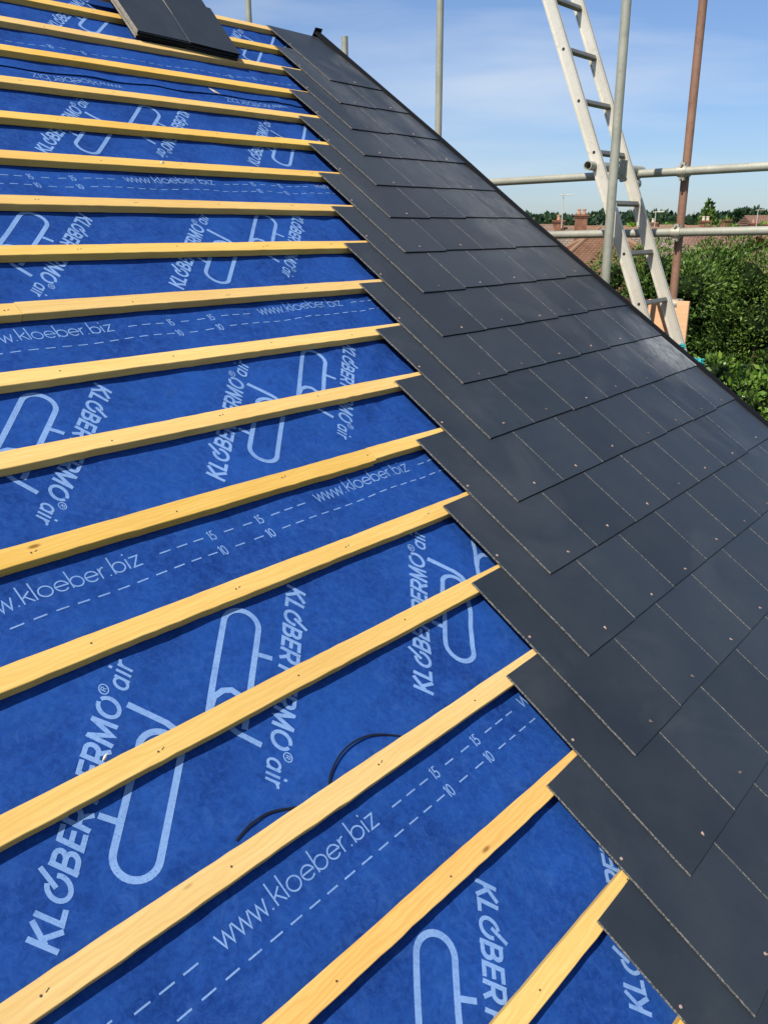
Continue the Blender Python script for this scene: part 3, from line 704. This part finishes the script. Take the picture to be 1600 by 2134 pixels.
# ------------------------------------------------------------------ ladder
lad = thing('ladder', 'tall aluminium ladder leaning beside the scaffold poles', 'ladder', (0, 0, 0))
def fit_line(x, pts):
    A = [at(px_, py_, X=x) for px_, py_ in pts]; return A
XL = 2.00
A = fit_line(XL, [(1144.5, 0), (1256, 375), (1334, 642)])
a, b_ = A[0], A[2]; dz = (a-b_)/np.linalg.norm(a-b_); dz[0] = 0; dz /= np.linalg.norm(dz)
nl = np.array([0, dz[2], -dz[1]])       # across the stile depth
foot = b_-dz*1.9; topp = a+dz*1.3; LEN = float(np.linalg.norm(topp-foot)); WID = .37
lad.location = tuple(foot)
for s_ in (0, 1):
    mb = MB(); D, T_ = .066, .026; o_ = np.array([s_*WID, 0, 0])-nl*D/2
    # I-section: web with two flanges
    x0 = -T_/2
    mb.box(o_+np.array([-.0035, 0, 0]), (.007, 0, 0), nl*D, dz*LEN)
    mb.box(o_+np.array([x0, 0, 0]), (T_, 0, 0), nl*.005, dz*LEN); mb.box(o_+np.array([x0, 0, 0])+nl*(D-.005), (T_, 0, 0), nl*.005, dz*LEN)
    q = mb.build('stile', m_alu, lad)
r0 = at(1174, 100, X=XL-.01); t0 = float((r0-foot) @ dz)
r1 = at(1206.5, 208, X=XL-.01); RS = float((r0-r1) @ dz)
print('rung spacing', RS)
i = -12
while True:
    t = t0+RS*i; i += 1
    if t < .1: continue
    if t > LEN-.05: break
    mb = MB(); mb.box(dz*(t-.012)-nl*.014+np.array([.0036, 0, 0]), (WID-.0072, 0, 0), nl*.028, dz*.024); q = mb.build('rung', m_rung, lad); bevel(q, .003)
    mb = MB(); mb.tube(dz*t+np.array([-.0045, 0, 0]), dz*t+np.array([.0030, 0, 0]), .0085, 12); mb.build('rung_end', m_dark, lad)

# teal netting bunched at the ladder foot
def net(c, s, label, seed):
    bm = bmesh.new(); bmesh.ops.create_icosphere(bm, subdivisions=4, radius=1); rn = np.random.default_rng(seed); ph = rn.uniform(0, 6, 9)
    for v in bm.verts:
        x, y, z = v.co; r = 1+.22*math.sin(7*x+ph[0]+3*y)+.18*math.sin(9*z+ph[1]+4*x)+.12*math.sin(15*y+ph[2])
        v.co = Vector((x*s[0]*r, y*s[1]*r, z*s[2]*r))
    me = bpy.data.meshes.new('netting'); bm.to_mesh(me); bm.free(); me.materials.append(m_teal)
    o = obj('netting', me); o.location = tuple(c); tag(o, label, 'netting', 'teal netting beyond the verge')
net(at(1450, 756, X=1.86), (.03, .038, .026), 'bunch of bright teal netting just over the verge', 3)
net(at(1421, 722, X=2.02), (.012, .016, .014), 'scrap of teal netting tied at the ladder stile', 5)

# ------------------------------------------------------------------ ground
m_grass, nt, b = mat('grass_ground', rough=.9, spec=.1)
f = noise(nt, coords(nt, 'Position'), .15, 6, .6); nt.links.new(ramp(nt, f, [(.3, (.05, .09, .025)), (.7, (.12, .14, .05))]), b.inputs['Base Color'])
mb = MB(); mb.add([(-3000, -3000, GZ), (3000, -3000, GZ), (3000, 3000, GZ), (-3000, 3000, GZ)], [(0, 1, 2, 3)])
tag(mb.build('ground', m_grass), kind='structure')

# ------------------------------------------------------------------ foliage
def leaf_mat(name, cols, rough=.5, trans=.25):
    m, nt, b = mat(name, rough=rough, spec=.35)
    g = N(nt, 'ShaderNodeNewGeometry'); f = noise(nt, coords(nt, 'Position'), .9, 3)
    k = mathn(nt, 'MULTIPLY_ADD', g.outputs['Random Per Island'], .6); nt.links.new(mathn(nt, 'MULTIPLY', f, .4), nt.nodes[-2].inputs[2]) if False else None
    c = ramp(nt, g.outputs['Random Per Island'], cols)
    c = mix(nt, ramp(nt, f, [(.4, G3(0)), (.65, G3(.35))]), c, cols[-1][1])
    nt.links.new(c, b.inputs['Base Color'])
    t = N(nt, 'ShaderNodeBsdfTranslucent'); nt.links.new(c, t.inputs['Color']); ms = N(nt, 'ShaderNodeMixShader'); ms.inputs[0].default_value = trans
    nt.links.new(b.outputs[0], ms.inputs[1]); nt.links.new(t.outputs[0], ms.inputs[2]); nt.links.new(ms.outputs[0], nt.nodes['Material Output'].inputs[0]); return m
m_con = leaf_mat('conifer_foliage', [(0, (.012, .036, .006)), (.5, (.055, .125, .016)), (1, (.17, .26, .045))])
m_lau = leaf_mat('broad_leaf', [(0, (.03, .08, .008)), (.5, (.08, .17, .018)), (1, (.20, .30, .05))], .32)
m_far = leaf_mat('far_foliage', [(0, (.012, .035, .018)), (.6, (.025, .06, .025)), (1, (.04, .08, .03))])
m_core, _, _ = mat('dark_crown_filler', (.010, .018, .006), .95, spec=.05)  # dark filler for the opaque cores that stop the view through crowns
m_bark, _, _ = mat('bark', (.12, .085, .06), .9, spec=.1)
def leaves(n, blobs, size, aspect, seed, depth=.16, up=.3, fold=True, jit=.9):
    """n leaf clumps scattered through the outer shell of a union of ellipsoids"""
    r = np.random.default_rng(seed); c = np.array([b_[0] for b_ in blobs], float); s = np.array([b_[1] for b_ in blobs], float)
    wt = s[:, 0]*s[:, 2]; wt = wt/wt.sum(); idx = r.choice(len(blobs), n, p=wt)
    d = r.normal(size=(n, 3)); d /= np.linalg.norm(d, axis=1)[:, None]
    rad = 1-depth*np.abs(r.normal(size=n)); rad += .06*np.sin(d[:, 0]*9+idx)+.06*np.sin(d[:, 2]*11+2*idx)
    P = c[idx]+d*s[idx]*rad[:, None]
    keep = np.ones(n, bool)
    for j in range(len(blobs)):
        q = ((P-c[j])/s[j]); keep &= ~(((q**2).sum(1) < .60) & (idx != j))
    P, d = P[keep], d[keep]; n = len(P)
    ax = d+up*np.array([0, 0, 1])+jit*r.normal(size=(n, 3))*.6; ax /= np.linalg.norm(ax, axis=1)[:, None]
    nr = d+.7*r.normal(size=(n, 3)); sd_ = np.cross(ax, nr); sd_ /= np.linalg.norm(sd_, axis=1)[:, None]
    L_ = size*r.uniform(.55, 1.3, n)[:, None]; w_ = L_*aspect
    mid = P+ax*L_*.45; nn_ = np.cross(sd_, ax)
    V = np.stack([P, mid+sd_*w_+nn_*L_*.06, P+ax*L_, mid-sd_*w_+nn_*L_*.06], 1).reshape(-1, 3)
    return V, np.arange(4*n).reshape(n, 4)
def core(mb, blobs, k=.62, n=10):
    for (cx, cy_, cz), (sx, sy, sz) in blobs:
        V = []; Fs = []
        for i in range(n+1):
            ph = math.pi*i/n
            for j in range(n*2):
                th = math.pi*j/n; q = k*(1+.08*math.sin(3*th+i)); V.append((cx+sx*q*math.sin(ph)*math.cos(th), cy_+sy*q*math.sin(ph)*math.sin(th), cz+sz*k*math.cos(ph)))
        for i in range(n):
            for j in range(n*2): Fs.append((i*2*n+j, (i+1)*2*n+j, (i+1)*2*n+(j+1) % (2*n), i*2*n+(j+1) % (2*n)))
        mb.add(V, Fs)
def tree(name, label, cat, base, blobs, n, size, aspect, m, seed, group=None, depth=.16, up=.3, tr=.15):
    base = np.array(base, float); t = thing(name, label, cat, tuple(base), group)
    zt = max(b_[0][2] for b_ in blobs); mb = MB()
    mb.tube((0, 0, -.1), (0, 0, zt*.55), tr, 12, 0, tr*.6)
    for j, ((x, y, z), s) in enumerate(blobs): mb.tube((0, 0, zt*.3), (x, y, z), tr*.45, 8, 0, tr*.12)
    q = mb.build('trunk', m_bark, t)
    V, Q = leaves(n, blobs, size, aspect, seed, depth, up); cr = obj('crown', quads_mesh('crown', V, Q, m), t)
    mb = MB(); core(mb, blobs, .42 if m == m_con else .62); mb.build('crown_core', m_core, t)  # solid dark ellipsoids inside the crown, no modelled branches
    return t
def gpos(x, depth):     # ground point below the picture column x at that distance along the view
    p_ = at(x, 456, depth=depth); return np.array([p_[0], p_[1], GZ])
# conifers behind the scaffold: columns whose tops finish just under the horizon
def conifer_blobs(h, r, seed, n=44):
    rn = random.Random(seed); B = []
    for i in range(n):
        t = (i+.5)/n; z = h*(.30+.66*t); rr = r*(1-.45*t**2.2); a = i*2.4+rn.uniform(-.5, .5); q = rr*rn.uniform(.2, .62)
        s = r*rn.uniform(.38, .6)*(1-.35*t); B.append(((q*math.cos(a), q*math.sin(a), z), (s, s, s*rn.uniform(.8, 1.3))))
    return B
con = [(1275, 10.9, 6.35, .75), (1335, 10.4, 6.72, 1.0), (1402, 10.2, 6.84, 1.1), (1475, 10.6, 6.80, 1.1), (1548, 10.9, 6.84, 1.2), (1630, 10.6, 6.66, 1.3), (1720, 11, 6.6, 1.4)]
names = ['leftmost green conifer beside the tiled roof', 'green conifer seen through the ladder', 'green conifer behind the brown scaffold pole', 'dense green conifer right of the brown pole', 'green conifer below the far red roof', 'green conifer at the right edge of the picture', 'green conifer past the right edge']
for i, (x, dpt, h, r) in enumerate(con):
    tree('conifer_tree', names[i], 'tree', gpos(x, dpt), conifer_blobs(h, r, i), 85000 if i < 6 else 20000, .058, .17, m_con, 50+i, 'conifers beyond the scaffold', .2, .25, .14)
# broad-leaved shrubs nearer the house
def bush_blobs(h, r, seed, n=34):
    rn = random.Random(seed); B = [((0, 0, h*.55), (r*.5, r*.5, h*.3))]
    for i in range(n):
        a = rn.uniform(0, 6.28); z = h*rn.uniform(.3, .9); q = r*rn.uniform(.3, .75)*math.sqrt(max(.1, 1-(z/h)**3)); s = r*rn.uniform(.20, .38); B.append(((q*math.cos(a), q*math.sin(a), z), (s, s, s*.8)))
    return B
bl = [(1600, 6.9, 6.52, 1.05, 'tall glossy laurel at the right edge of the picture'), (1535, 6.6, 6.12, .85, 'glossy laurel above the verge beside the conifers'), (1670, 6.2, 6.2, 1.0, 'lower glossy laurel down past the verge'), (1470, 7.0, 5.85, .7, 'shaded laurel beside the teal netting')]
for i, (x, dpt, h, r, lb_) in enumerate(bl):
    tree('laurel_tree', lb_, 'tree', gpos(x, dpt), bush_blobs(h, r, 20+i), 34000, .062, .26, m_lau, 80+i, 'laurels beyond the verge', .2, -.1, .1)

# ------------------------------------------------------------------ neighbouring houses
def tile_mat(name, a, b_, sc=1.0):
    m, nt, b = mat(name, rough=.85, spec=.15)
    bt = N(nt, 'ShaderNodeTexBrick'); bt.inputs['Scale'].default_value = 2.3*sc; bt.inputs['Color1'].default_value = (*a, 1); bt.inputs['Color2'].default_value = (*b_, 1); bt.inputs['Mortar'].default_value = (a[0]*.35, a[1]*.35, a[2]*.35, 1)
    bt.inputs['Mortar Size'].default_value = .05; bt.inputs['Brick Width'].default_value = .45; bt.inputs['Row Height'].default_value = .32
    nt.links.new(coords(nt, 'Object', (1, 1, 1.9), (math.pi/2, 0, 0)), bt.inputs['Vector'])
    f = noise(nt, coords(nt, 'Position'), .8, 5, .6); c = mix(nt, ramp(nt, f, [(.35, G3(0)), (.7, G3(.5))]), bt.outputs['Color'], (b_[0]*1.15, b_[1]*1.2, b_[2]*1.25))
    nt.links.new(c, b.inputs['Base Color']); return m
m_t1 = tile_mat('brown_red_tiles', (.125, .062, .038), (.185, .10, .062), 1.6); m_t2 = tile_mat('weathered_tiles', (.17, .13, .105), (.225, .175, .14), .8); m_t3 = tile_mat('red_tiles', (.17, .095, .07), (.22, .13, .10), .8)
m_ridge, _, _ = mat('ridge_tiles', (.22, .125, .075), .8); m_rend, _, _ = mat('pale_render', (.42, .38, .31), .8)
m_chim, nt, b = mat('chimney_brick', rough=.85, spec=.15); f = noise(nt, coords(nt, 'Position'), 5, 4, .7); nt.links.new(ramp(nt, f, [(.35, (.17, .075, .05)), (.65, (.27, .135, .085))]), b.inputs['Base Color'])
m_pot, _, _ = mat('clay_pot', (.42, .23, .14), .7); m_cpot, _, _ = mat('cream_pot', (.55, .47, .34), .7)
m_glass, _, _ = mat('window_glass', (.04, .05, .06), .1); m_wf, _, _ = mat('white_window_frame', (.7, .7, .68), .5)
RA = YAW
def house(x, depth, zr, length, span, ang, mt, label, hip=True, rise=2.6, chim=()):
    """house with its ridge centred under picture column x; ang: ridge direction from the picture plane"""
    p_ = at(x, 456, depth=depth); a = math.pi/2-YAW-math.pi/2+ang; base = (p_[0], p_[1], GZ)
    t = thing('house', label, 'house', base, 'houses beyond the trees'); t.rotation_euler = (0, 0, a)
    hr = zr-GZ; he = hr-rise; L2, S2 = length/2, span/2; hx = L2-(S2 if hip else 0)
    mb = MB(); mb.box((-L2+.35, -S2+.35, 0), (2*L2-.7, 0, 0), (0, 2*S2-.7, 0), (0, 0, he+.05))
    if not hip:
        for sx in (-1, 1): mb.add([(sx*(L2-.35), -S2+.35, he), (sx*(L2-.35), S2-.35, he), (sx*(L2-.35), 0, hr-.3)], [(0, 1, 2) if sx > 0 else (0, 2, 1)])
    mb.build('wall', m_brick if not hip else m_rend, t)
    mb = MB(); V = [(-L2, -S2, he), (L2, -S2, he), (L2, S2, he), (-L2, S2, he), (-hx, 0, hr), (hx, 0, hr)]
    Fs = [(0, 1, 5, 4), (2, 3, 4, 5), (0, 3, 2, 1)]
    if hip: Fs += [(1, 2, 5), (3, 0, 4)]
    else: Fs += [(1, 2, 5), (3, 0, 4)]
    mb.add(V, Fs); rf = mb.build('tiled_roof', mt, t)
    mb = MB(); mb.tube((-hx, 0, hr-.03), (hx, 0, hr-.03), .07, 8)
    if hip:
        for sx in (-1, 1):
            for sy in (-1, 1): mb.tube((sx*hx, 0, hr), (sx*L2, sy*S2, he), .065, 8)
    mb.build('ridge_tiles', m_ridge, rf)
    for wx in (-L2*.5, L2*.5):
        mb = MB(); mb.box((wx-.7, -S2+.335, he-1.5), (1.4, 0, 0), (0, .05, 0), (0, 0, 1.1)); wn = mb.build('window', m_wf, t)
        mb = MB(); mb.box((wx-.6, -S2+.32, he-1.42), (1.2, 0, 0), (0, .02, 0), (0, 0, .94)); mb.build('pane', m_glass, wn)
    for cx, ch, cw, npot, mp_, aer in chim:
        mb = MB(); z0 = hr-.8; zt = hr+ch
        mb.box((cx-cw/2, -.25, z0), (cw, 0, 0), (0, .5, 0), (0, 0, zt-z0)); mb.box((cx-cw/2-.03, -.29, zt-.15), (cw+.06, 0, 0), (0, .58, 0), (0, 0, .07)); mb.box((cx-cw/2-.055, -.32, zt-.08), (cw+.11, 0, 0), (0, .64, 0), (0, 0, .08))
        c_ = mb.build('chimney', m_chim, t)
        for i in range(npot):
            mb = MB(); px_ = cx+(i-(npot-1)/2)*.26; mb.tube((px_, 0, zt-.02), (px_, 0, zt+.22), .10, 12, 0, .08); mb.tube((px_, 0, zt+.20), (px_, 0, zt+.25), .10, 12); mb.build('chimney_pot', mp_, c_)
        if aer:
            mb = MB(); mb.tube((cx+.1, -.3, zt-.4), (cx+.1, -.3, zt+aer), .03, 6); mb.tube((cx-.1, -.3, zt+aer-.05), (cx+.65, -.3, zt+aer-.02), .02, 6)
            for i in range(6): mb.tube((cx+.02+i*.11, -.5, zt+aer-.04), (cx+.02+i*.11, -.1, zt+aer-.04), .012, 5)
            mb.build('aerial', m_alu, c_)
    return t
def zat(y, depth): return float(at(1400, y, depth=depth)[2])
def at_h(x, depth, y): return float(at(x, y, depth=depth)[2])
house(1262, 24, at_h(1262, 24, 494), 9.5, 8.5, .03, m_t1, 'brown hip roofed house between the verge and the conifers', True, 2.7)
house(1150, 44, at_h(1150, 44, 475), 13, 8, .02, m_t2, 'long weathered roof with a squat chimney and tall aerial', False, 2.4, ((.35, .40, .46, 1, m_pot, 1.25),))
house(1272, 43, at_h(1272, 43, 473), 9, 8, .05, m_t2, 'weathered roof carrying a tall stepped chimney', True, 2.4, ((-1.5, .62, .5, 2, m_pot, 0),))
house(1380, 58, at_h(1380, 58, 469), 11, 8, -.2, m_t2, 'tan roof behind the ladder and brown pole', True, 2.4, ((-.6, .2, .6, 1, m_cpot, .7),))
house(1462, 52, at_h(1462, 52, 474), 9, 8, .1, m_t3, 'red roof with cream chimney pots below the pointed conifer', False, 2.3, ((.25, .42, .45, 2, m_cpot, 0),))
house(1516, 55, at_h(1516, 55, 471), 8, 7.5, .25, m_t2, 'pale roof with a broad orange chimney', True, 2.4, ((-.1, .42, .5, 0, m_pot, 0),))
house(1585, 62, at_h(1585, 62, 474), 10, 8, 0, m_t3, 'distant roof with two small chimneys near the right edge', False, 2.4, ((-.5, .35, .5, 1, m_pot, .9), (.6, .25, .5, 1, m_pot, 0)))
house(1606, 30, at_h(1606, 30, 489), 6, 7, .55, m_t3, 'red tiled hip roof above the conifers at right', True, 2.6)
house(1640, 75, at_h(1640, 75, 449), 9, 9, .3, m_t3, 'orange roofed house on the skyline at the right edge', False, 3)
house(1330, 80, at_h(1330, 80, 470), 16, 8, 0, m_t3, 'far terrace roof seen through the ladder', False, 2.2)
house(1070, 60, at_h(1070, 60, 468), 14, 8, .2, m_t2, 'far roof hidden behind the slated verge', True, 2.4)

# pointed conifer, two pines, wood on the horizon
def cone_blobs(h, r, n=30):
    rn = random.Random(4); B = []
    for i in range(n):
        t = (i+.5)/n; z = h*(.08+.9*t); rr = r*(1-t)**.85; B.append(((rr*.35*math.cos(i*2.4), rr*.35*math.sin(i*2.4), z), (rr*.75+.05, rr*.75+.05, h/n*2.2)))
    return B
h = at_h(1474, 85, 412)-GZ; tree('pointed_conifer', 'pointed dark conifer standing above the rooftops', 'tree', gpos(1474, 85), cone_blobs(h-.5, 2.2), 12000, .45, .3, m_con, 301, None, .1, .2, .25)
for x, dpt, y, r, lb_ in ((1541, 130, 437, 1.8, 'narrow dark pine on the skyline'), (1568, 130, 441, 3.0, 'broad dark pine on the skyline right of the narrow one'), (1603, 120, 446, 2.5, 'dark tree on the skyline at the right edge')):
    hh_ = at_h(x, dpt, y)-GZ; B = [((0, 0, hh_*.55), (r*.6, r*.6, hh_*.42))]; rn = random.Random(x)
    for i in range(12): a_ = rn.uniform(0, 6.28); B.append(((r*.55*math.cos(a_), r*.55*math.sin(a_), hh_*rn.uniform(.6, .95)), (r*.4, r*.4, r*.28)))
    tree('pine_tree', lb_, 'tree', gpos(x, dpt), B, 5000, .6, .3, m_far, x, 'dark pines on the skyline', .12, .2, .3)
rn = random.Random(11); B = []
for i in range(150):
    x = 700+i*7.5+rn.uniform(-6, 6); dpt = rn.uniform(230, 320); g = gpos(x, dpt); hh_ = at_h(x, dpt, 450+6*math.sin(i*.31)*math.sin(i*.113)+rn.uniform(-3, 4))-GZ
    B.append(((g[0], g[1], GZ+hh_*.55), (5.5, 5.5, hh_*.45)))
V, Q = leaves(60000, B, 1.5, .35, 900, .08, .2); wd_ = obj('woodland', quads_mesh('woodland', V, Q, m_far)); tag(wd_, 'dark line of distant woodland on the horizon', 'woodland', kind='stuff')
mb = MB(); core(mb, B, .9, 6); cc = mb.build('woodland_core', m_core, wd_)  # same solid dark filler behind the woodland leaves
# green garden trees among the houses
for i, (x, dpt, y, r, lb_) in enumerate(((1305, 36, 474, 1.0, 'small light green garden tree behind the ladder'), (1345, 70, 463, 2.2, 'garden tree between far roofs by the ladder'), (1548, 70, 463, 2.6, 'round green garden tree below the pines'), (1490, 66, 464, 2.0, 'garden tree beside the pointed conifer'), (1592, 68, 466, 2.2, 'garden tree near the orange roof'), (1415, 95, 460, 2.6, 'garden tree left of the brown pole'))):
    hh_ = at_h(x, dpt, y)-GZ; tree('garden_tree', lb_, 'tree', gpos(x, dpt), bush_blobs(hh_, r, 60+i, 14), 5000, .35, .35, m_lau, 400+i, 'garden trees among the houses', .15, .1, .2)
